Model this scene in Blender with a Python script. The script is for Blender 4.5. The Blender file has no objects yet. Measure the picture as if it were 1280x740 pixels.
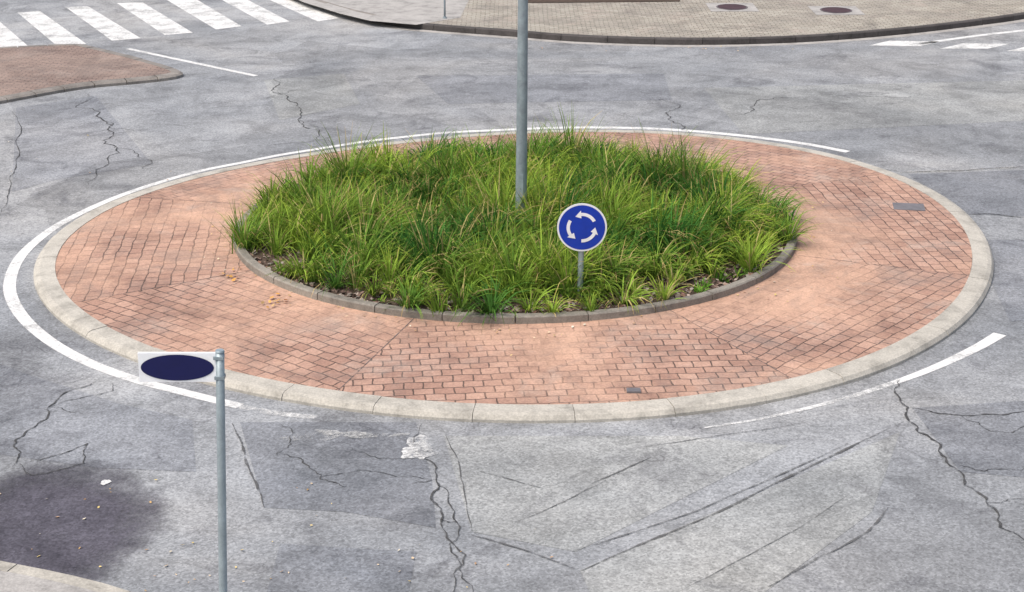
import bpy, math, random
import numpy as np
from mathutils import Vector
random.seed(7); rng=np.random.default_rng(7)
sc=bpy.context.scene
H=6.45; TH=math.asin(.325); S_=math.sin(TH); C_=math.cos(TH); F=2111.0; D=21.06
# ---- projection helper: image pixel coordinates -> point on the horizontal plane z=h (metres)
def g(u,v,h=0.0):
    x=(u-640)/F; y=(370-v)/F
    dy=C_+y*S_; dz=-S_+y*C_
    t=(h-H)/dz
    return (x*t-0.035, -D+dy*t)
def G(lst,h=0.0): return [g(u,v,h) for u,v in lst]

# ---------------------------------------------------------------- materials
class M:
    def __init__(s,name,rough=.9,spec=.3):
        s.m=bpy.data.materials.new(name); s.m.use_nodes=True; s.nt=s.m.node_tree
        s.b=s.nt.nodes['Principled BSDF']; s.out=s.nt.nodes['Material Output']
        s.b.inputs['Roughness'].default_value=rough
        s.b.inputs['Specular IOR Level'].default_value=spec
        s.tc=s.nt.nodes.new('ShaderNodeTexCoord')
    def L(s,a,b): s.nt.links.new(a,b)
    def N(s,t,**k):
        n=s.nt.nodes.new(t)
        for a,b in k.items(): setattr(n,a,b)
        return n
    def noise(s,scale,detail=4,rough=.55,dist=0,vec=None):
        n=s.N('ShaderNodeTexNoise'); n.inputs['Scale'].default_value=scale
        n.inputs['Detail'].default_value=min(detail,4); n.inputs['Roughness'].default_value=rough
        n.inputs['Distortion'].default_value=dist
        s.L(vec if vec is not None else s.tc.outputs['Object'],n.inputs['Vector']); return n.outputs['Fac']
    def ramp(s,fac,stops,interp='LINEAR'):
        r=s.N('ShaderNodeValToRGB'); r.color_ramp.interpolation=interp
        e=r.color_ramp.elements
        while len(e)<len(stops): e.new(.5)
        for i,(p,c) in enumerate(stops):
            e[i].position=p
            if not hasattr(c,'__len__'): c=(c,c,c)
            e[i].color=(*c,1)
        s.L(fac,r.inputs['Fac']); return r.outputs['Color']
    def mix(s,fac,a,b,mode='MIX'):
        n=s.N('ShaderNodeMix',data_type='RGBA',blend_type=mode)
        for sock,val in ((n.inputs[0],fac),(n.inputs[6],a),(n.inputs[7],b)):
            if isinstance(val,(int,float)): sock.default_value=val if sock==n.inputs[0] else (val,val,val,1)
            elif isinstance(val,tuple): sock.default_value=(*val,1)
            else: s.L(val,sock)
        return n.outputs[2]
    def math(s,op,a,b=0.0,clamp=False):
        n=s.N('ShaderNodeMath',operation=op); n.use_clamp=clamp
        for i,val in enumerate((a,b)):
            if isinstance(val,(int,float)): n.inputs[i].default_value=val
            else: s.L(val,n.inputs[i])
        return n.outputs[0]
    def bump(s,h,strength=.5,dist=.01):
        n=s.N('ShaderNodeBump'); n.inputs['Strength'].default_value=strength; n.inputs['Distance'].default_value=dist
        s.L(h,n.inputs['Height']); s.L(n.outputs[0],s.b.inputs['Normal'])
    def color(s,c):
        if isinstance(c,tuple): s.b.inputs['Base Color'].default_value=(*c,1)
        else: s.L(c,s.b.inputs['Base Color'])
    def alpha(s,a):
        tr=s.N('ShaderNodeBsdfTransparent'); mx=s.N('ShaderNodeMixShader')
        s.L(a,mx.inputs[0]); s.L(tr.outputs[0],mx.inputs[1]); s.L(s.b.outputs[0],mx.inputs[2]); s.L(mx.outputs[0],s.out.inputs[0])

def asphalt_mat(name,tint=(1,1,1),level=1.0,soft=False):
    m=M(name,.85,.25)
    big=m.ramp(m.noise(.19,3,.6,.8),[(.3,tuple(level*x for x in (.23,.243,.258))),(.5,tuple(level*x for x in (.30,.309,.318))),(.72,tuple(level*x for x in (.375,.372,.364)))])
    mid=m.ramp(m.noise(1.3,5,.74,.8),[(.3,.70),(.5,1.0),(.72,1.2)])
    c=m.mix(1,big,mid,'MULTIPLY')
    ln=m.N('ShaderNodeVectorMath',operation='LENGTH'); m.L(m.tc.outputs['Object'],ln.inputs[0])
    sep=m.N('ShaderNodeSeparateXYZ'); m.L(m.tc.outputs['Object'],sep.inputs[0])
    cmb=m.N('ShaderNodeCombineXYZ'); m.L(ln.outputs['Value'],cmb.inputs[0])
    m.L(m.math('MULTIPLY',sep.outputs[0],.04),cmb.inputs[1])
    c=m.mix(.8,c,m.ramp(m.noise(1.1,2,.5,.2,cmb.outputs[0]),[(.35,.84),(.6,1.06)]),'MULTIPLY')
    bl=m.ramp(m.noise(.6,4,.8,1.4),[(.52,0),(.68,1)])
    c=m.mix(m.math('MULTIPLY',bl,.55),c,(.12,.123,.135))
    # square-cut old reinstatements (large blocky cells)
    vb=m.N('ShaderNodeTexVoronoi',distance='CHEBYCHEV'); vb.inputs['Scale'].default_value=.33
    mpv=m.N('ShaderNodeMapping'); mpv.inputs['Rotation'].default_value=(0,0,.35); mpv.inputs['Scale'].default_value=(1,.7,1); m.L(m.tc.outputs['Object'],mpv.inputs[0]); m.L(mpv.outputs[0],vb.inputs['Vector'])
    bwv=m.N('ShaderNodeRGBToBW'); m.L(vb.outputs['Color'],bwv.inputs[0])
    c=m.mix(.8,c,m.ramp(bwv.outputs[0],[(.15,.84),(.5,1.0),(.85,1.10)]),'MULTIPLY')
    mp=m.N('ShaderNodeMapping'); mp.inputs['Scale'].default_value=(1.2,9,1); mp.inputs['Rotation'].default_value=(0,0,.5); m.L(m.tc.outputs['Object'],mp.inputs[0])
    c=m.mix(.6,c,m.ramp(m.noise(1.0,4,.78,.3,mp.outputs[0]),[(.28,.68),(.42,1.0),(.62,1.0),(.75,1.25)]),'MULTIPLY')
    vo=m.N('ShaderNodeTexVoronoi'); vo.inputs['Scale'].default_value=55; m.L(m.tc.outputs['Object'],vo.inputs['Vector'])
    bw=m.N('ShaderNodeRGBToBW'); m.L(vo.outputs['Color'],bw.inputs[0])
    c=m.mix(.7,c,m.ramp(bw.outputs[0],[(.1,.64),(.5,1.0),(.9,1.38)]),'MULTIPLY')
    c=m.mix(.8,c,m.ramp(m.noise(22,3,.78),[(.3,.75),(.7,1.25)]),'MULTIPLY')
    wv=m.N('ShaderNodeVectorMath',operation='ADD')
    nn=m.N('ShaderNodeTexNoise'); nn.inputs['Scale'].default_value=2.2; nn.inputs['Detail'].default_value=3; m.L(m.tc.outputs['Object'],nn.inputs['Vector'])
    sc2=m.N('ShaderNodeVectorMath',operation='SCALE'); sc2.inputs['Scale'].default_value=.55; m.L(nn.outputs['Color'],sc2.inputs[0])
    m.L(m.tc.outputs['Object'],wv.inputs[0]); m.L(sc2.outputs[0],wv.inputs[1])
    v=m.N('ShaderNodeTexVoronoi',feature='DISTANCE_TO_EDGE'); v.inputs['Scale'].default_value=2.4
    m.L(wv.outputs[0],v.inputs['Vector'])
    cr=m.ramp(v.outputs['Distance'],[(0,1),(.03,0)])
    c=m.mix(m.math('MULTIPLY',m.math('MULTIPLY',cr,bl),.6),c,(.07,.07,.075))
    c=m.mix(1,c,tint,'MULTIPLY')
    m.color(c)
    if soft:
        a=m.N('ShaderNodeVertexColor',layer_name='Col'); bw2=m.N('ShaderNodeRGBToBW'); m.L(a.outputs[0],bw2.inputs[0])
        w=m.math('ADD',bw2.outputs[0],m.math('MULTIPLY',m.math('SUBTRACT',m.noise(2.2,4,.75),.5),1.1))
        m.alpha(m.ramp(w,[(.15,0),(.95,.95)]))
    return m.m

def paint_mat(name,wear=.42,col=(.80,.80,.78),soft=.12):
    m=M(name,.7,.3)
    m.color(m.ramp(m.noise(9,4,.7),[(.3,tuple(x*.75 for x in col)),(.65,col)]))
    w=m.math('ADD',m.math('MULTIPLY',m.noise(2.2,3,.6),.5),m.math('MULTIPLY',m.noise(22,4,.8),.5))
    m.alpha(m.ramp(w,[(wear-soft,0),(wear+soft,1)]))
    return m.m

def brick_mat(name,bw,rh,c1,c2,mort,sand,wear=(.45,.62),mort_sz=.012,coord='UV',dirt=True,ring=False):
    m=M(name,.9,.2)
    nn=m.N('ShaderNodeTexNoise'); nn.inputs['Scale'].default_value=3.5; nn.inputs['Detail'].default_value=3
    m.L(m.tc.outputs['Object'],nn.inputs['Vector'])
    s2=m.N('ShaderNodeVectorMath',operation='SCALE'); s2.inputs['Scale'].default_value=.07; m.L(nn.outputs['Color'],s2.inputs[0])
    ad=m.N('ShaderNodeVectorMath',operation='ADD'); m.L(m.tc.outputs[coord],ad.inputs[0]); m.L(s2.outputs[0],ad.inputs[1])
    bt=m.N('ShaderNodeTexBrick'); m.L(ad.outputs[0],bt.inputs['Vector'])
    bt.inputs['Scale'].default_value=1; bt.inputs['Brick Width'].default_value=bw; bt.inputs['Row Height'].default_value=rh
    bt.inputs['Mortar Size'].default_value=mort_sz; bt.inputs['Mortar Smooth'].default_value=.5; bt.inputs['Bias'].default_value=0
    bt.inputs['Color1'].default_value=(*c1,1); bt.inputs['Color2'].default_value=(*c2,1); bt.inputs['Mortar'].default_value=(*mort,1)
    base=m.math('ADD',m.math('MULTIPLY',m.noise(.42,3,.5,.3),.75),m.math('MULTIPLY',m.noise(7,4,.7),.25))
    if ring:  # sand collects against the planter kerb
        ln=m.N('ShaderNodeVectorMath',operation='LENGTH'); m.L(m.tc.outputs['Object'],ln.inputs[0])
        mr=m.N('ShaderNodeMapRange'); m.L(ln.outputs['Value'],mr.inputs[0])
        for i,v in ((1,3.6),(2,5.0),(3,.13),(4,-.03)): mr.inputs[i].default_value=v
        base=m.math('ADD',base,mr.outputs[0])
    w=m.ramp(base,[(wear[0],0),(wear[1],1)])
    sandc=m.ramp(m.noise(1.6,4,.6),[(.3,tuple(x*.84 for x in sand)),(.7,tuple(min(1,x*1.12) for x in sand))])
    c=m.mix(m.math('ADD',m.math('MULTIPLY',w,.78),.05),bt.outputs['Color'],sandc)
    c=m.mix(1,c,m.ramp(m.noise(1.1,4,.74,.5),[(.28,(.66,.66,.68)),(.5,1.0),(.75,(1.17,1.18,1.18))]),'MULTIPLY')
    if dirt:
        d=m.ramp(m.noise(.6,4,.78,1.0,ad.outputs[0]),[(.50,0),(.68,1)])
        c=m.mix(m.math('MULTIPLY',d,.45),c,(.21,.18,.165))
        d2=m.ramp(m.noise(.9,4,.75,.5),[(.28,1),(.46,0)])
        c=m.mix(m.math('MULTIPLY',d2,.45),c,(.50,.42,.36))
    c=m.mix(.8,c,m.ramp(m.noise(34,3,.75),[(.3,.72),(.7,1.25)]),'MULTIPLY')
    m.color(c)
    h=m.math('SUBTRACT',1.0,m.math('MULTIPLY',bt.outputs['Fac'],m.math('SUBTRACT',1.0,w)))
    m.bump(h,.55,.01)
    return m.m

def stone_mat(name,base,attr=True,scale=3):
    m=M(name,.9,.2)
    c=m.ramp(m.noise(scale,4,.72,.3),[(.28,tuple(x*.62 for x in base)),(.5,base),(.75,tuple(min(1,x*1.2) for x in base))])
    c=m.mix(.8,c,m.ramp(m.noise(45,3,.7),[(.3,.74),(.7,1.22)]),'MULTIPLY')
    if attr:
        a=m.N('ShaderNodeVertexColor',layer_name='Col'); c=m.mix(1,c,a.outputs[0],'MULTIPLY')
    m.color(c); return m.m

def attr_mat(name,transl=0):
    m=M(name)
    a=m.N('ShaderNodeVertexColor',layer_name='Col')
    df=m.N('ShaderNodeBsdfDiffuse'); m.L(a.outputs[0],df.inputs[0]); o=df.outputs[0]
    if transl:
        t=m.N('ShaderNodeBsdfTranslucent'); m.L(a.outputs[0],t.inputs[0]); mx=m.N('ShaderNodeMixShader'); mx.inputs[0].default_value=transl
        m.L(o,mx.inputs[1]); m.L(t.outputs[0],mx.inputs[2]); o=mx.outputs[0]
    m.L(o,m.out.inputs[0]); m.nt.nodes.remove(m.b)
    return m.m

def metal_mat(name,base,rough=.5,metal=.6):
    m=M(name,rough,.5); m.b.inputs['Metallic'].default_value=metal
    m.color(m.ramp(m.noise(6,4,.7,.5),[(.3,tuple(x*.72 for x in base)),(.7,tuple(min(1,x*1.15) for x in base))])); return m.m
def sign_mat(name,col,rough=.4):
    m=M(name,rough,.4)
    m.color(m.ramp(m.noise(7,4,.7,.3),[(.25,tuple(x*.82 for x in col)),(.6,col)])); return m.m

MA=asphalt_mat('asphalt')
MA_dark=asphalt_mat('asphalt_patch_dark',(.72,.73,.76))
MA_mid=asphalt_mat('asphalt_patch_mid',(.84,.85,.88))
MA_lite=asphalt_mat('asphalt_patch_light',(1.12,1.11,1.06))
MA_oval=asphalt_mat('asphalt_dark_oval',(.36,.33,.39),soft=True)
MP=paint_mat('white_road_paint',.38); MPw=paint_mat('worn_road_paint',.50,soft=.09); MPz=paint_mat('zebra_paint',.40)
MPf=paint_mat('faded_road_paint',.55,(.6,.6,.58),.09)
MB=brick_mat('red_pavers',.2,.155,(.36,.215,.165),(.48,.305,.235),(.11,.078,.065),(.58,.37,.265),(.44,.62),.010,ring=True)
MBi=brick_mat('island_pavers',.2,.1,(.24,.175,.15),(.32,.235,.20),(.11,.09,.08),(.36,.28,.235),(.42,.66),coord='Object')
MT=brick_mat('tan_pavers',.2,.12,(.33,.30,.25),(.43,.40,.34),(.14,.125,.105),(.40,.37,.32),(.5,.8),.011,coord='Object')
MK=stone_mat('kerb_concrete',(.47,.445,.395)); MKd=stone_mat('kerb_stone_dark',(.085,.078,.076)); MKi=stone_mat('kerb_stone_grey',(.26,.24,.21))
MKm=stone_mat('kerb_grey_mid',(.26,.24,.22))
MConc=stone_mat('pale_concrete',(.40,.385,.365),False)
MG=attr_mat('grass_blades',.28); MC=attr_mat('mulch_chips'); ML=attr_mat('leaves')
MSoil=stone_mat('soil',(.09,.065,.05),False,8)
MVerge=stone_mat('verge_ground',(.12,.13,.06),False,2)
MGal=metal_mat('galvanised_steel',(.30,.36,.39),.5,.3)
MPost=metal_mat('post_steel',(.34,.41,.44),.45,.3)
MIron=metal_mat('cast_iron',(.09,.05,.055),.7,.3)
MPlate=metal_mat('drain_iron',(.20,.19,.20),.7,.2)
MBlue=sign_mat('sign_blue',(.004,.04,.40)); MWhite=sign_mat('sign_white',(.84,.86,.88)); MNavy=sign_mat('sign_navy',(.002,.004,.07),.7)
_m=M('crack_dark',1,.1); _m.color(_m.ramp(_m.noise(6,4,.7),[(.3,.05),(.7,.11)])); _m.alpha(_m.ramp(_m.noise(5,4,.8),[(.34,.15),(.55,1)])); MCrk=_m.m
_m=M('seam_dark',1,.1); _m.color(_m.ramp(_m.noise(6,4,.7),[(.3,.08),(.7,.15)])); _m.alpha(_m.ramp(_m.noise(4,4,.8),[(.36,.1),(.56,.9)])); MSeam=_m.m

# ---------------------------------------------------------------- mesh helpers
def link(o): sc.collection.objects.link(o); return o
def mk(name,verts,faces,mat,cols=None,uvs=None,smooth=False,parent=None):
    me=bpy.data.meshes.new(name); me.from_pydata([tuple(v) for v in verts],[],faces)
    if cols is not None:
        ca=me.color_attributes.new(name='Col',type='FLOAT_COLOR',domain='POINT')
        a=np.ones((len(verts),4)); a[:,:3]=np.array(cols); ca.data.foreach_set('color',a.ravel())
    if uvs is not None:
        ul=me.uv_layers.new(name='UVMap')
        for l in me.loops: ul.data[l.index].uv=uvs[l.vertex_index]
    me.materials.append(mat)
    if smooth:
        for p in me.polygons: p.use_smooth=True
    me.update(); o=link(bpy.data.objects.new(name,me))
    if parent: o.parent=parent
    return o
def empty(name,loc=(0,0,0)):
    e=link(bpy.data.objects.new(name,None)); e.location=loc; return e
def npmesh(name,V,Fq,cols,mat,smooth=False):
    me=bpy.data.meshes.new(name); n=len(V); k=Fq.shape[1]
    me.vertices.add(n); me.vertices.foreach_set('co',V.astype(np.float32).ravel())
    me.loops.add(Fq.size); me.loops.foreach_set('vertex_index',Fq.astype(np.int32).ravel())
    me.polygons.add(len(Fq)); me.polygons.foreach_set('loop_start',np.arange(0,Fq.size,k,dtype=np.int32))
    try: me.polygons.foreach_set('loop_total',np.full(len(Fq),k,dtype=np.int32))
    except Exception: pass
    me.update(calc_edges=True)
    ca=me.color_attributes.new(name='Col',type='FLOAT_COLOR',domain='POINT')
    a=np.ones((n,4),dtype=np.float32); a[:,:3]=cols; ca.data.foreach_set('color',a.ravel())
    me.materials.append(mat)
    if smooth: me.polygons.foreach_set('use_smooth',np.ones(len(Fq),dtype=bool))
    me.validate(); return link(bpy.data.objects.new(name,me))

def catmull(P,n=12,closed=False):
    P=[np.array(p,float) for p in P]; out=[]; m=len(P)
    for i in range(m if closed else m-1):
        if closed: a,b,c,d=P[i-1],P[i],P[(i+1)%m],P[(i+2)%m]
        else: a=P[i-1] if i else 2*P[0]-P[1]; b=P[i]; c=P[i+1]; d=P[i+2] if i+2<m else 2*P[-1]-P[-2]
        for j in range(n):
            t=j/n; out.append(.5*((2*b)+(-a+c)*t+(2*a-5*b+4*c-d)*t*t+(-a+3*b-3*c+d)*t**3))
    if not closed: out.append(P[-1])
    return out
def resample(P,step,closed=False):
    P=np.array(P)
    if closed: P=np.vstack([P,P[:1]])
    s=np.concatenate([[0],np.cumsum(np.hypot(*np.diff(P,axis=0).T))])
    return P,s
def at(P,s,x):
    return np.array([np.interp(x,s,P[:,0]),np.interp(x,s,P[:,1])])
def tangent(P,s,x,e=.05):
    L=s[-1]; a=at(P,s,max(0,x-e)); b=at(P,s,min(L,x+e)); t=b-a; return t/max(1e-9,np.hypot(*t))
def ribbon(name,P,w,z,mat,step=.15,parent=None):
    P,s=resample(P,step); n=max(2,int(s[-1]/step)); V=[];Fc=[]
    for i in range(n+1):
        x=s[-1]*i/n; p=at(P,s,x); t=tangent(P,s,x); nn=np.array([-t[1],t[0]])
        ww=w(x/s[-1]) if callable(w) else w
        V+= [(*(p+nn*ww/2),z),(*(p-nn*ww/2),z)]
        if i: k=2*i; Fc.append((k-2,k-1,k+1,k))
    return mk(name,V,Fc,mat,parent=parent)
def kerb(name,P,profile,mat,stone=1.0,gap=.01,closed=False,sub=5,z0=0,parent=None,var=.12):
    P,s=resample(P,.1,closed); L=s[-1]; n=max(1,int(round(L/stone))); V=[];Fc=[];Cc=[]
    k=len(profile)
    for i in range(n):
        a=L*i/n+gap/2; b=L*(i+1)/n-gap/2; col=1+random.uniform(-var,var); dz=random.uniform(-.003,.003); do=random.uniform(-.004,.004)
        base=len(V)
        for j in range(sub+1):
            x=a+(b-a)*j/sub; p=at(P,s,x); t=tangent(P,s,x,.15)
            if closed and (x<.15 or x>L-.15):
                q0=at(P,s,(x-.15)%L); q1=at(P,s,(x+.15)%L); t=(q1-q0)/np.hypot(*(q1-q0))
            nn=np.array([t[1],-t[0]])
            for (o,h) in profile:
                q=p+nn*(o+do); V.append((q[0],q[1],z0+h+(dz if h>0 else 0))); Cc.append((col,col,col*.99))
            if j:
                r0=base+(j-1)*k; r1=base+j*k
                for q in range(k-1): Fc.append((r0+q,r0+q+1,r1+q+1,r1+q))
        Fc.append(tuple(base+q for q in range(k))); Fc.append(tuple(base+sub*k+q for q in reversed(range(k))))
    return mk(name,V,Fc,mat,cols=Cc,parent=parent)
def poly(name,pts,z,mat,parent=None):
    return mk(name,[(p[0],p[1],z) for p in pts],[tuple(range(len(pts)))],mat,parent=parent)
def tube(name,p0,p1,r0,r1,mat,parent=None,n=24,rings=6,cap=True):
    p0=np.array(p0,float);p1=np.array(p1,float); d=(p1-p0)/np.linalg.norm(p1-p0)
    a=np.cross(d,[0,1,0]) if abs(d[1])<.9 else np.cross(d,[1,0,0]); a/=np.linalg.norm(a); b=np.cross(d,a); V=[];Fc=[]
    for i in range(rings+1):
        c=p0+(p1-p0)*i/rings; r=r0+(r1-r0)*i/rings
        for j in range(n):
            t=2*math.pi*j/n; V.append(c+r*(a*math.cos(t)+b*math.sin(t)))
            if i: k=(i-1)*n; Fc.append((k+j,k+(j+1)%n,k+n+(j+1)%n,k+n+j))
    if cap: Fc.append(tuple(reversed(range(n)))); Fc.append(tuple(rings*n+j for j in range(n)))
    o=mk(name,V,Fc,mat,parent=parent)
    for p in o.data.polygons:
        if len(p.vertices)==4: p.use_smooth=True
    return o

# ---------------------------------------------------------------- ground / road
mk('ground',[(-900,-900,-.02),(900,-900,-.02),(900,900,-.02),(-900,900,-.02)],[(0,1,2,3)],MVerge)
poly('road',[(-60,-45),(60,-45),(60,45),(-60,45)],0,MA)

def polar_fit(pts,order=3):
    P=np.array(pts); th=np.arctan2(P[:,1],P[:,0]); r=np.hypot(P[:,0],P[:,1])
    def A(t): return np.stack([np.ones_like(t)]+[f(k*t) for k in range(1,order+1) for f in (np.cos,np.sin)],1)
    c=np.linalg.lstsq(A(th),r,rcond=None)[0]
    return lambda t: A(np.atleast_1d(t))@c
outer=[(47,345),(55,315),(75,290),(110,269),(150,251),(203,236),(300,212),(400,193),(500,180),(600,172),(700,168),(800,169),(900,175),(1000,186),(1050,198),(1100,215),(1150,235),(1190,258),(1215,280),(1232,310),(1240,345),(1235,370),(1220,395),(1190,420),(1130,455),(1060,480),(970,502),(870,517),(760,525),(640,527),(540,524),(440,515),(350,503),(280,487),(210,468),(150,447),(100,420),(65,390),(50,365)]
Ro=polar_fit(G(outer)); Ri=3.62
TT=np.linspace(0,2*np.pi,361)[:-1]
ro=Ro(TT)
isl=empty('roundabout_island')
curve=[(r*math.cos(t),r*math.sin(t)) for r,t in zip(ro,TT)]
KW=.26
kerb('outer_kerb',curve,[(0,-.01),(0,.03),(-.03,.07),(-.08,.085),(-KW,.09),(-KW,-.01)],MK,1.0,.006,True,5,parent=isl,var=.05)
def zpav(r,R):
    f=(r-Ri)/(R-Ri); return .135-.05*f
V=[];Fc=[];UV=[]
bound0=math.radians(-90-18)
joints=[]
for sct in range(8):
    a0=bound0+sct*math.pi/4+(.03 if sct%2 else 0); a1=bound0+(sct+1)*math.pi/4+(0 if sct%2 else .03); am=(a0+a1)/2; joints.append(a0)
    na,nr=24,8; base=len(V); off=random.random()*5
    for i in range(na+1):
        a=a0+(a1-a0)*i/na; R=float(Ro(a)[0])-KW
        for j in range(nr+1):
            r=Ri-.05+(R-Ri+.05)*j/nr; x=r*math.cos(a); y=r*math.sin(a)
            V.append((x,y,zpav(r,R)-.002)); UV.append((off+(-math.sin(am)*x+math.cos(am)*y),off*2+(math.cos(am)*x+math.sin(am)*y)))
            if i and j:
                k=base+i*(nr+1)+j; Fc.append((k-nr-2,k-nr-1,k,k-1))
mk('paver_ring',V,Fc,MB,uvs=UV,parent=isl)
for a in joints:
    R=float(Ro(a)[0])-KW
    V=[];n=10
    for j in range(n+1):
        r=Ri+(R-Ri)*j/n
        for w in (-.005,.005): V.append((r*math.cos(a)-w*math.sin(a),r*math.sin(a)+w*math.cos(a),zpav(r,R)+.003))
    mk('joint',V,[(2*j,2*j+1,2*j+3,2*j+2) for j in range(n)],MSeam,parent=isl)
ci=[(Ri*math.cos(t),Ri*math.sin(t)) for t in TT]
kerb('inner_kerb',ci,[(0,.1),(0,.205),(-.015,.22),(-.10,.22),(-.11,.21),(-.11,.1)],MKi,.8,.012,True,4,parent=isl,var=.12)
def plate(name,u,v,w,d,rot,mat,h,parent=None):
    x,y=g(u,v,h); c,s=math.cos(rot),math.sin(rot); P=[(x+c*a-s*b,y+s*a+c*b) for a,b in ((-w/2,-d/2),(w/2,-d/2),(w/2,d/2),(-w/2,d/2))]
    return mk(name,[(*p,h) for p in P]+[(*p,h-.04) for p in P],[(0,1,2,3),(0,4,5,1),(1,5,6,2),(2,6,7,3),(3,7,4,0)],mat,parent=parent)
plate('drain_cover',1136,258,.42,.34,-.15,MPlate,.103)
plate('drain_cover',792,487,.14,.10,0,MPlate,.106)

# planting bed
V=[(0,0,.26)];Fc=[];nr=14;na=64
for j in range(1,nr+1):
    r=(Ri-.105)*j/nr
    for i in range(na):
        t=2*math.pi*i/na; V.append((r*math.cos(t),r*math.sin(t),.18+.10*(1-(j/nr)**2)+(rng.uniform(-.015,.015) if j<nr else 0)))
        b=1+(j-1)*na
        if j==1: Fc.append((0,b+i,b+(i+1)%na))
        else: Fc.append((b-na+i,b+i,b+(i+1)%na,b-na+(i+1)%na))
bed=mk('planting_bed',V,Fc,MSoil,smooth=True)
def flakes(name,xy,z,size,pal,mat,tilt=.6,elong=1.6):
    n=len(xy); a=rng.uniform(0,2*np.pi,n); s=rng.uniform(*size,n); e=s/rng.uniform(1,elong,n)
    tx=rng.uniform(-tilt,tilt,n); ty=rng.uniform(-tilt,tilt,n)
    cor=[(-1,0),(-.3,-.8),(.8,-.4),(1,.3),(0,.9)]
    V=np.zeros((n,5,3))
    for i,(p,q) in enumerate(cor):
        px=p*s*.5; py=q*e*.5; V[:,i,0]=xy[:,0]+px*np.cos(a)-py*np.sin(a); V[:,i,1]=xy[:,1]+px*np.sin(a)+py*np.cos(a)
        V[:,i,2]=z+s*.28*tilt+px*tx+py*ty
    Fq=np.arange(n*5).reshape(n,5); pal=np.array(pal); c=pal[rng.integers(0,len(pal),n)]*rng.uniform(.7,1.3,(n,1))
    return npmesh(name,V.reshape(-1,3),Fq,np.repeat(c,5,axis=0),mat)
n=16000; r=np.sqrt(rng.uniform(.2,1,n))*(Ri-.13); t=rng.uniform(0,2*np.pi,n)
xy=np.stack([r*np.cos(t),r*np.sin(t)],1)
flakes('mulch',xy,.185+.10*(1-(r/(Ri-.1))**2),(.02,.075),[(.17,.115,.095),(.27,.19,.155),(.10,.07,.06),(.40,.33,.28),(.2,.12,.09),(.28,.25,.22)],MC)

# ---------------------------------------------------------------- grass tussocks
def vn(x,y,s,ph):
    return (math.sin(x*s+ph)+math.sin(y*s*1.3+ph*2.1)+math.sin((x+y)*s*.7+ph*.7)+math.sin((x-y)*s*1.1+ph*3))/4
def blades(cl,nb,Lr,spread,wr,lean,curl,pal_f,straw,SEG=4):
    X=[];Y=[];LL=[];COL=[];A=[];LE=[];KU=[]
    for x,y,sz in cl:
        k=int(nb*rng.uniform(.7,1.3)*sz); base=pal_f(x,y)
        rr=np.abs(rng.normal(0,spread*sz,k)); aa=rng.uniform(0,2*np.pi,k)
        wa=rng.uniform(0,2*np.pi); ws=rng.uniform(0,.55)   # each tussock flops its own way
        dx=np.cos(aa)+ws*2*np.cos(wa); dy=np.sin(aa)+ws*2*np.sin(wa)
        X.append(x+rr*np.cos(aa)); Y.append(y+rr*np.sin(aa)); A.append(np.arctan2(dy,dx)+rng.normal(0,.4,k)); LL.append(rng.uniform(*Lr,k)*sz)
        LE.append(np.abs(rng.normal(0,lean,k))+rng.uniform(0,.2)); KU.append(np.abs(rng.normal(curl*rng.uniform(.5,1.4),.45,k)))
        c=np.repeat(base[None,:],k,0)*rng.uniform(.5,1.5,(k,1))
        st=rng.random(k)<straw(x,y); c[st]=np.array([.52,.45,.20])*rng.uniform(.45,1.2,(st.sum(),1))
        COL.append(c)
    X=np.concatenate(X);Y=np.concatenate(Y);A=np.concatenate(A);LL=np.concatenate(LL);COL=np.concatenate(COL);t0=np.concatenate(LE);k=np.concatenate(KU); n=len(X)
    rad=np.hypot(X,Y); Z0=.17+.10*np.clip(1-(rad/3.5)**2,0,1)
    w=rng.uniform(*wr,n); tw=rng.normal(0,.7,n)
    V=np.zeros((n,SEG+1,2,3)); px=X.copy();py=Y.copy();pz=Z0.copy()
    for s in range(SEG+1):
        f=s/SEG
        if s:
            am=t0+k*((s-.5)/SEG)**1.3; dl=LL/SEG
            px=px+dl*np.sin(am)*np.cos(A); py=py+dl*np.sin(am)*np.sin(A); pz=pz+dl*np.cos(am)
        ww=w*(.75+.5*f if f<.4 else max(.06,1.0-((f-.35)/.65)**1.6))*.5
        sx=-np.sin(A+tw*f); sy=np.cos(A+tw*f)
        zz=np.maximum(pz,Z0+.01)
        V[:,s,0]=np.stack([px-sx*ww,py-sy*ww,zz],1); V[:,s,1]=np.stack([px+sx*ww,py+sy*ww,zz+ww*.5],1)
    idx=np.arange(n)[:,None]*(2*(SEG+1)); Fq=[]
    for s in range(SEG): b=idx+2*s; Fq.append(np.concatenate([b,b+1,b+3,b+2],1))
    Fq=np.concatenate(Fq)
    C=np.repeat(COL[:,None,:],SEG+1,1); C[:,-1]*=np.array([1.6,1.2,1.1]); C[:,-2]*=np.array([1.12,1.04,1])
    C=np.repeat(C[:,:,None,:],2,2).reshape(-1,3)
    return V.reshape(-1,3),Fq,np.clip(C,0,.8)
def straw(x,y): return .09+.20*max(0,vn(x,y,1.7,4.))
def pal(x,y):
    a=min(1,max(0,.45+.75*vn(x,y,2.1,1.3)+rng.normal(0,.36)))
    return (1-a)*np.array([.055,.165,.035])+a*np.array([.27,.405,.06])
cand=[]; R0=Ri-.1
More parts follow.
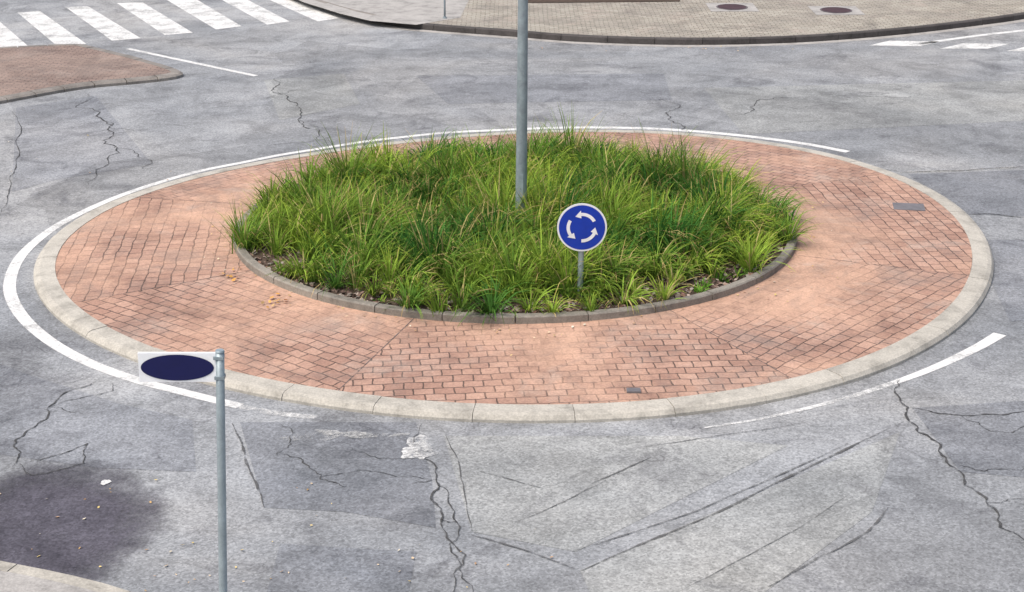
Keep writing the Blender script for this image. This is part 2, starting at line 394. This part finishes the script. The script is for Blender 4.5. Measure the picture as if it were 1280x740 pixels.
for _ in range(60000):
    r=math.sqrt(random.random())*R0; t=random.uniform(0,2*math.pi); x,y=r*math.cos(t),r*math.sin(t)
    front=max(0,-math.sin(t)); lim=R0-.10-front*.38-.16*max(0,math.sin(6*t+1.0))
    if -2.9<x<-.8 and y<0: lim-=.36
    if 1.4<x<2.7 and y<0: lim-=.15
    if r>lim and random.random()>.008: continue
    sz=min(1.6,max(.5,.95+.45*vn(x,y,2.6,2.)+random.gauss(0,.25)))
    if r>2.85: sz=min(sz,random.uniform(.5,1.1))
    md=.10+.085*sz
    if all((x-a)**2+(y-b)**2>md**2 for a,b,_s in cand): cand.append((x,y,sz))
V1,F1,C1=blades(cand,84,(.32,.74),.06,(.010,.021),.32,1.45,pal,straw)
n=170; r=rng.uniform(2.75,3.45,n); t=rng.uniform(0,2*np.pi,n)
def pal2(x,y): return np.array([.13,.28,.04])*rng.uniform(.55,1.4)
low=[(a*math.cos(b),a*math.sin(b),random.uniform(.5,1.2)) for a,b in zip(r,t) if vn(a*math.cos(b),a*math.sin(b),3,1)>-.15]
V2,F2,C2=blades(low,24,(.06,.18),.045,(.012,.026),.6,1.0,pal2,lambda x,y:.05)
npmesh('grass',np.vstack([V1,V2]),np.vstack([F1,F2+len(V1)]),np.vstack([C1,C2]),MG)

# ---------------------------------------------------------------- street lamp
lx,ly=g(651,297,.2)
lamp=empty('street_lamp',(lx,ly,0))
tube('pole',(0,0,.15),(.05,0,7.2),.074,.045,MGal,lamp,rings=12)
tube('base_collar',(0,0,.2),(0,0,.32),.12,.10,MGal,lamp)
mk('door',[(-.03,-.0765,.75),(.03,-.0765,.75),(.03,-.0765,1.05),(-.03,-.0765,1.05)],[(0,1,2,3)],MPost,parent=lamp)
tube('arm',(.05,0,7.1),(.05,-.9,7.35),.035,.03,MGal,lamp)
hv=[]
for (yy,w,zt,zb) in ((-.75,.07,7.38,7.28),(-.95,.15,7.46,7.28),(-1.3,.17,7.46,7.27),(-1.55,.08,7.38,7.30)):
    hv+=[(.05-w,yy,zb),(.05+w,yy,zb),(.05+w*.7,yy,zt),(.05-w*.7,yy,zt)]
hf=[(0,1,2,3),(15,14,13,12)]
for i in range(3):
    for j in range(4): hf.append((i*4+j,(i+1)*4+j,(i+1)*4+(j+1)%4,i*4+(j+1)%4))
mk('lamp_head',hv,hf,MGal,parent=lamp)

# ---------------------------------------------------------------- roundabout sign
sx,sy=.745,-3.0
sg=empty('roundabout_sign',(sx,sy,0)); zc=1.055; Rr=.278
tube('post',(-.01,.033,.15),(0,.033,zc+.2),.032,.032,MPost,sg)
def disc(name,r1,y,mat,n=72):
    return mk(name,[(r1*math.cos(2*math.pi*i/n),y,zc+r1*math.sin(2*math.pi*i/n)) for i in range(n)],[tuple(range(n))],mat,parent=sg)
n=72;V=[];Fc=[]
for i in range(n):
    c,s=math.cos(2*math.pi*i/n),math.sin(2*math.pi*i/n); V+=[(Rr*c,-.012,zc+Rr*s),(Rr*c,-.002,zc+Rr*s)]; Fc.append((2*i,2*i+1,(2*i+3)%(2*n),(2*i+2)%(2*n)))
Fc+= [tuple(range(0,2*n,2)),tuple(range(1,2*n,2))]
mk('disc_plate',V,Fc,MWhite,parent=sg)
disc('blue_face',Rr-.020,-.015,MBlue)
for k in range(3):
    a0=math.radians(28+120*k); a1=a0+math.radians(66); ri,rout=.135,.172; V=[];Fc=[]; m_=14
    for i in range(m_+1):
        a=a0+(a1-a0)*i/m_; V+=[(ri*math.cos(a),-.018,zc+ri*math.sin(a)),(rout*math.cos(a),-.018,zc+rout*math.sin(a))]
        if i: Fc.append((2*i-2,2*i-1,2*i+1,2*i))
    b=len(V); a2=a1+math.radians(27); rm=.148
    V+=[(.108*math.cos(a1),-.018,zc+.108*math.sin(a1)),(.199*math.cos(a1),-.018,zc+.199*math.sin(a1)),(rm*math.cos(a2),-.018,zc+rm*math.sin(a2))]
    Fc.append((b,b+1,b+2)); mk('arrow',V,Fc,MWhite,parent=sg)

# ---------------------------------------------------------------- street name sign in the foreground
ns=empty('street_sign',(0,-11.06,0))
tube('post',(-2.0,0,0),(-1.885,0,2.64),.028,.028,MPost,ns)
tube('post_cap',(-1.885,0,2.64),(-1.8845,0,2.652),.031,.026,MPost,ns)
x0,x1,z0,z1=-2.405,-1.912,2.44,2.635
def rbox(name,x0,x1,z0,z1,y0,y1,mat,par):
    return mk(name,[(x0,y0,z0),(x1,y0,z0),(x1,y0,z1),(x0,y0,z1),(x0,y1,z0),(x1,y1,z0),(x1,y1,z1),(x0,y1,z1)],[(0,1,2,3),(7,6,5,4),(0,4,5,1),(1,5,6,2),(2,6,7,3),(3,7,4,0)],mat,parent=par)
rbox('plate',x0,x1,z0,z1,-.012,.012,MWhite,ns)
cxn,czn=(x0+x1)/2,(z0+z1)/2
mk('emblem',[(cxn+.232*math.cos(t),-.015,czn+.088*math.sin(t)) for t in np.linspace(0,2*np.pi,65)[:-1]],[tuple(range(64))],MNavy,parent=ns)
for zz in (z0+.03,z1-.03): rbox('bracket',-1.925,-1.862,zz-.01,zz+.01,-.031,.031,MGal,ns)

# ---------------------------------------------------------------- markings
wl=[(395,522),(340,516),(300,508),(235,492),(170,475),(110,453),(60,425),(25,392),(12,358),(25,322),(60,290),(100,267),(150,245),(200,228),(250,214),(300,204),(350,194),(400,186),(450,178),(500,172),(560,166),(620,163),(700,160),(780,160),(850,163),(920,169),(1000,179),(1060,190)]
mkm=empty('road_markings')
P=catmull(G(wl),10); npt=len(P); cut=int(npt*2/27)
ribbon('edge_line',P[cut:],lambda f: .13+.02*math.sin(f*9),.004,MP,parent=mkm)
ribbon('edge_line',P[:cut+1],.10,.004,MPw,parent=mkm)
P=catmull(G([(1250,418),(1215,438),(1150,467),(1060,497),(960,522),(880,535)]),10); k=len(P)
ribbon('edge_line',P[:k//2],lambda f:.15-.06*f,.004,MP,parent=mkm)
ribbon('edge_line',P[k//2-1:],lambda f:.09-.06*f,.004,MPw,parent=mkm)
ribbon('edge_line',catmull(G([(160,61),(230,76),(320,95)]),8),.12,.004,MP,parent=mkm)
ribbon('edge_line',catmull(G([(1150,55),(1220,45),(1300,36)]),8),.16,.004,MP,parent=mkm)
ribbon('edge_line',catmull(G([(1120,216),(1200,213),(1280,209)]),8),.12,.005,MPf,parent=mkm)
z=[[(82,9),(110,8),(176,48),(140,51)],[(146,4),(178,3),(241,41),(206,44)],[(205,-2),(240,-4),(302,33),(270,37)],[(270,-4),(300,-5),(362,27),(334,31)],[(328,-4),(350,-6),(424,23),(397,27)],
   [(22,16),(50,14),(108,55),(73,59)],[(-45,20),(-12,17),(40,62),(0,66)],[(-120,30),(-85,26),(-20,70),(-60,74)]]
for q in z: poly('zebra_stripe',G(q),.004,MPz,parent=mkm)
for q in ([(1086,57),(1112,51),(1175,52),(1150,58)],[(1175,61),(1205,54),(1262,55),(1235,61)],[(1258,64),(1285,58),(1345,58),(1320,65)]): poly('zebra_stripe',G(q),.004,MPz,parent=mkm)
def blob(name,u,v,rx,ry,mat,z,parent=None,jit=.25,n=40):
    x,y=g(u,v); ph=random.random()*9; V=[]
    for i in range(n):
        t=2*math.pi*i/n; k=1+jit*(math.sin(2*t+ph)+math.sin(3*t+2*ph)+.6*math.sin(7*t+ph)+.4*math.sin(13*t))*.4
        V.append((x+rx*k*math.cos(t),y+ry*k*math.sin(t)))
    return poly(name,V,z,mat,parent)
def soft_oval(name,x,y,rx,ry,mat,z,parent=None):
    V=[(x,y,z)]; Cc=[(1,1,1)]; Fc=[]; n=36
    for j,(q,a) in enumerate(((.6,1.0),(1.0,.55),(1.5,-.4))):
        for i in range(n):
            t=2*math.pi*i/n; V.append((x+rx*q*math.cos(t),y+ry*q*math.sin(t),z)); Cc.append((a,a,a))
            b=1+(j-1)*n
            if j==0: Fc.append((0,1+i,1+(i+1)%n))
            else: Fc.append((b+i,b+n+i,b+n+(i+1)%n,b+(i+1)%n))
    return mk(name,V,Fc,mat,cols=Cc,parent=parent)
blob('paint_blotch',523,562,.17,.22,MPw,.012,mkm,.5)
blob('paint_blotch',132,604,.04,.055,MP,.012,mkm,.3)
blob('paint_blotch',420,545,.4,.12,MPf,.012,mkm,.8)
# ---------------------------------------------------------------- asphalt repairs
pt=empty('asphalt_repairs')
PD=[([(1135,218),(1300,212),(1330,272),(1205,268)],MA_dark),([(300,528),(520,528),(540,600),(545,660),(430,640),(330,635)],MA_dark),
([(1140,510),(1300,500),(1310,600),(1200,590)],MA_dark),([(725,713),(1125,540),(1090,640),(930,760),(760,790)],MA_lite),
([(555,545),(850,545),(985,557),(720,690),(590,665)],MA_lite),([(20,135),(120,120),(190,205),(70,225),(15,240)],MA_mid),
([(880,110),(1300,100),(1300,150),(930,168)],MA_lite),([(-40,440),(40,470),(150,505),(240,525),(245,590),(120,585),(-60,560)],MA_mid),
([(520,95),(830,92),(840,125),(560,130)],MA_mid),([(1215,300),(1330,300),(1340,400),(1262,402)],MA_mid),([(330,100),(430,92),(450,130),(350,150)],MA_lite),([(350,680),(520,690),(500,800),(320,790)],MA_mid)]
for q,mm in PD: poly('patch',G(q),.0025,mm,pt)
x_,y_=g(45,662); soft_oval('dark_oval',x_,y_,.92,1.15,MA_oval,.006,pt)  # darker purple-grey oval sheet over the asphalt, fading at a noisy edge

def fract(P,amp,depth=4):
    P=[np.array(p,float) for p in P]
    for _ in range(depth):
        Q=[P[0]]
        for a,b in zip(P,P[1:]):
            d=b-a; n_=np.array([-d[1],d[0]]); Q+=[(a+b)/2+n_*random.uniform(-amp,amp),b]
        P=Q
    return P
CR=[([(343,98),(352,118),(372,150),(385,178)],.2,.034),([(325,125),(352,118),(380,112)],.2,.02),([(372,150),(400,160)],.2,.02),([(330,183),(385,178),(430,170)],.1,.02),
([(110,118),(128,150),(130,180),(118,235)],.2,.034),([(130,180),(185,200),(180,212)],.2,.02),([(128,150),(170,165)],.2,.02),
([(825,122),(835,145),(862,168)],.2,.028),([(905,147),(950,125),(1000,122)],.2,.022),
([(130,473),(60,510),(20,550),(15,585)],.15,.028),([(60,510),(140,490),(140,480)],.15,.02),([(60,510),(95,518)],.2,.015),([(25,580),(110,555),(105,580),(40,595),(25,580)],.1,.024),
([(528,530),(545,600),(552,650),(565,745)],.12,.03),([(545,600),(575,660),(592,745)],.15,.022),([(550,650),(575,655)],.2,.015),([(515,605),(545,600)],.2,.015),
([(1125,475),(1135,510),(1165,550),(1200,590),(1250,660),(1290,690)],.15,.036),([(1135,510),(1200,520),(1290,512)],.12,.026),([(1200,520),(1240,540),(1290,530)],.2,.018),([(1190,580),(1230,590),(1290,585)],.2,.016),([(1230,630),(1290,620)],.2,.014),
([(1130,216),(1200,214),(1290,208)],.04,.035),([(1195,268),(1240,268),(1290,274)],.06,.034),([(1060,205),(1130,216)],.05,.025),
([(345,570),(400,600),(435,610)],.2,.02),([(380,600),(470,590),(540,600)],.2,.017),([(350,530),(360,560),(345,570)],.2,.016),([(440,560),(520,575)],.2,.014),
([(1000,118),(1080,122),(1160,118)],.15,.018),([(0,270),(20,210),(15,140)],.05,.024)]
SM=[([(290,530),(308,580),(330,635)],.03,.026),([(590,670),(660,690),(725,715)],.015,.024),([(725,715),(900,640),(1130,528)],.008,.034),([(715,690),(870,640),(1060,555)],.008,.02),
([(740,605),(815,572)],.02,.022),([(600,590),(680,612)],.02,.018),([(960,735),(1085,665),(1110,635)],.03,.026),([(800,560),(900,545),(1000,530)],.02,.014),([(555,540),(590,665)],.03,.014),([(640,655),(760,600)],.03,.012),([(850,740),(1000,660),(1060,620)],.02,.012)]
def cracks(name,CR,mat,k0=.5,z=.009):
    V=[];Fc=[]
    for pts,amp,w in CR:
        P=fract(G(pts),amp); b=len(V); m_=len(P)
        for i,p in enumerate(P):
            t=P[min(i+1,m_-1)]-P[max(i-1,0)]; t=t/max(1e-6,np.hypot(*t)); nn=np.array([-t[1],t[0]]); f=i/(m_-1)
            ww=w*k0*random.uniform(.35,1.15)*min(1,.25+4*min(f,1-f)); V+=[(*(p+nn*ww),z),(*(p-nn*ww),z)]
            if i: k=b+2*i; Fc.append((k-2,k-1,k+1,k))
    mk(name,V,Fc,mat)
cracks('asphalt_cracks',CR,MCrk,.38); cracks('asphalt_seams',SM,MSeam,.5,.0095)

# ---------------------------------------------------------------- far pavement with kerb
kp=G([(462,26),(500,34),(560,40),(640,46),(700,51),(760,54),(830,56),(900,56),(980,54),(1050,50),(1130,43),(1200,35),(1280,24),(1360,8),(1420,-10)])
KPc=catmull(kp,8)
pv=empty('pavement')
kerb('kerb_edge',KPc,[(0,-.01),(0,.11),(-.02,.13),(-.14,.13),(-.14,-.01)],MKd,1.0,.012,False,4,parent=pv)
inner=[]
A_=np.array(KPc)
for i,p in enumerate(A_):
    t=A_[min(i+1,len(A_)-1)]-A_[max(i-1,0)]; t/=np.hypot(*t); inner.append(p+np.array([-t[1],t[0]])*.14)
back=[(inner[-1][0]+2,40),(inner[0][0]-1.2,40)]
poly('paving',[tuple(p) for p in inner]+back,.127,MT,pv)
ribbon('gutter',[p+np.array([0,-.13]) for p in A_],.22,.004,MConc,parent=pv)
poly('path',G([(462,26),(425,17),(380,3),(345,-12),(300,-40),(440,-60),(600,-40),(588,-4),(575,22),(520,31)],.13),.131,MConc,pv)
dr=G([(462,27),(425,18),(380,4),(345,-11),(300,-38)])
kerb('kerb_edge',catmull(dr,6)[::-1],[(0,-.01),(0,.03),(-.05,.13),(-.2,.135),(-.2,-.01)],MKm,1.0,.012,False,4,parent=pv)
poly('planting_strip',G([(655,4),(850,2),(850,-60),(640,-60)],.13),.140,MSoil,pv)
for (u,v) in ((915,9),(1045,13)):
    x,y=g(u,v,.13); c=empty('manhole_cover',(x,y,.131)); n=40
    mk('surround',[(a,b,.002) for a,b in ((-.55,-.6),(.55,-.6),(.55,.6),(-.55,.6))],[(0,1,2,3)],MConc,parent=c)
    mk('lid',[(.36*math.cos(2*math.pi*i/n),.42*math.sin(2*math.pi*i/n),.008) for i in range(n)],[tuple(range(n))],MIron,parent=c)
    mk('rim',[(r*math.cos(2*math.pi*i/n),r*1.15*math.sin(2*math.pi*i/n),.011) for i in range(n) for r in (.33,.35)],[(2*i,2*i+1,(2*i+3)%(2*n),(2*i+2)%(2*n)) for i in range(n)],MPlate,parent=c)
px_,py_=g(556,23,.13); mp=empty('metal_post',(px_,py_,0)); tube('post',(0,0,.12),(0,0,2.2),.022,.022,MGal,mp); tube('base',(0,0,.12),(0,0,.17),.05,.04,MGal,mp)

# ---------------------------------------------------------------- splitter island, upper left
si=empty('traffic_island')
sp=catmull(G([(-160,150),(-60,140),(0,130),(100,112),(170,105),(215,100),(229,95),(215,88),(170,75),(120,63),(90,59),(0,63),(-80,68),(-170,72)]),6)
kerb('island_kerb',sp,[(0,-.01),(0,.05),(-.05,.08),(-.22,.085),(-.22,-.01)],MKm,.6,.02,False,3,parent=si)
A2=np.array(sp); inn=[]
for i,p in enumerate(A2):
    t=A2[min(i+1,len(A2)-1)]-A2[max(i-1,0)]; t/=np.hypot(*t); inn.append(tuple(p+np.array([-t[1],t[0]])*.21))
poly('island_paving',inn,.082,MBi,si)

# near-left pavement corner
nl=catmull(G([(-260,672),(-120,690),(0,714),(80,730),(150,748),(230,778),(320,825),(400,885)]),8)
np_=empty('pavement')
kerb('kerb_edge',nl[::-1],[(0,-.01),(0,.09),(-.02,.11),(-.15,.11),(-.15,-.01)],MK,1.0,.008,False,4,parent=np_,var=.06)
A3=np.array(nl); inn=[]
for i,p in enumerate(A3):
    t=A3[min(i+1,len(A3)-1)]-A3[max(i-1,0)]; t/=np.hypot(*t); inn.append(tuple(p-np.array([-t[1],t[0]])*.15))
poly('paving',inn+[(inn[-1][0],-30),(-20,-30),(-20,inn[0][1])],.107,MConc,np_)

# ---------------------------------------------------------------- fallen leaves
L=[]
def sc_leaf(n,u0,u1,v0,v1):
    for _ in range(n): L.append((*g(random.uniform(u0,u1),random.uniform(v0,v1)),.012))
sc_leaf(40,0,700,600,740); sc_leaf(14,150,620,680,740); sc_leaf(15,0,230,120,240); sc_leaf(30,640,1000,57,66); sc_leaf(15,860,930,57,62)
for _ in range(240):
    t=random.uniform(0,2*math.pi); r=Ri+abs(random.gauss(0,.35))+.02
    if r<5.4: L.append((r*math.cos(t),r*math.sin(t),.142))
L2=[]
for u,v,k in ((293,342,10),(345,375,12),(300,296,5),(885,365,4)):
    for _ in range(k): L2.append((*g(u+random.gauss(0,9),v+random.gauss(0,4),.14),.145))
L=np.array(L); L2=np.array(L2)
flakes('fallen_leaves',L[:,:2],L[:,2],(.015,.04),[(.62,.48,.2),(.60,.47,.32),(.50,.32,.14),(.55,.5,.4),(.42,.28,.18)],ML,.35,1.6)
flakes('fallen_leaves',L2[:,:2],L2[:,2],(.04,.075),[(.6,.33,.1),(.52,.27,.08),(.45,.3,.14)],ML,.5,1.4)

# ---------------------------------------------------------------- light, sky, camera
w=bpy.data.worlds.new('World'); sc.world=w; w.use_nodes=True; nt=w.node_tree
sky=nt.nodes.new('ShaderNodeTexSky'); sky.sky_type='NISHITA'; sky.sun_disc=False
EL,AZ=math.radians(60),math.radians(-128)
sky.sun_elevation=EL; sky.sun_rotation=AZ; sky.air_density=1.0; sky.dust_density=5
nt.links.new(sky.outputs[0],nt.nodes['Background'].inputs[0]); nt.nodes['Background'].inputs[1].default_value=.15
sl=bpy.data.lights.new('sun','SUN'); sl.energy=2.7; sl.angle=math.radians(45); sl.color=(1,.955,.89)
so=link(bpy.data.objects.new('sun',sl)); so.location=(-10,-10,20)
dirv=Vector((math.sin(AZ)*math.cos(EL),math.cos(AZ)*math.cos(EL),math.sin(EL)))
so.rotation_euler=dirv.to_track_quat('Z','Y').to_euler()
cam=bpy.data.cameras.new('camera'); co=link(bpy.data.objects.new('camera',cam)); sc.camera=co
co.location=(-.035,-D,H); co.rotation_euler=(math.pi/2-TH,0,0); cam.sensor_width=36; cam.lens=F/1280*36; cam.clip_end=3000
sc.view_settings.view_transform='Standard'; sc.view_settings.look='None'; sc.view_settings.exposure=0
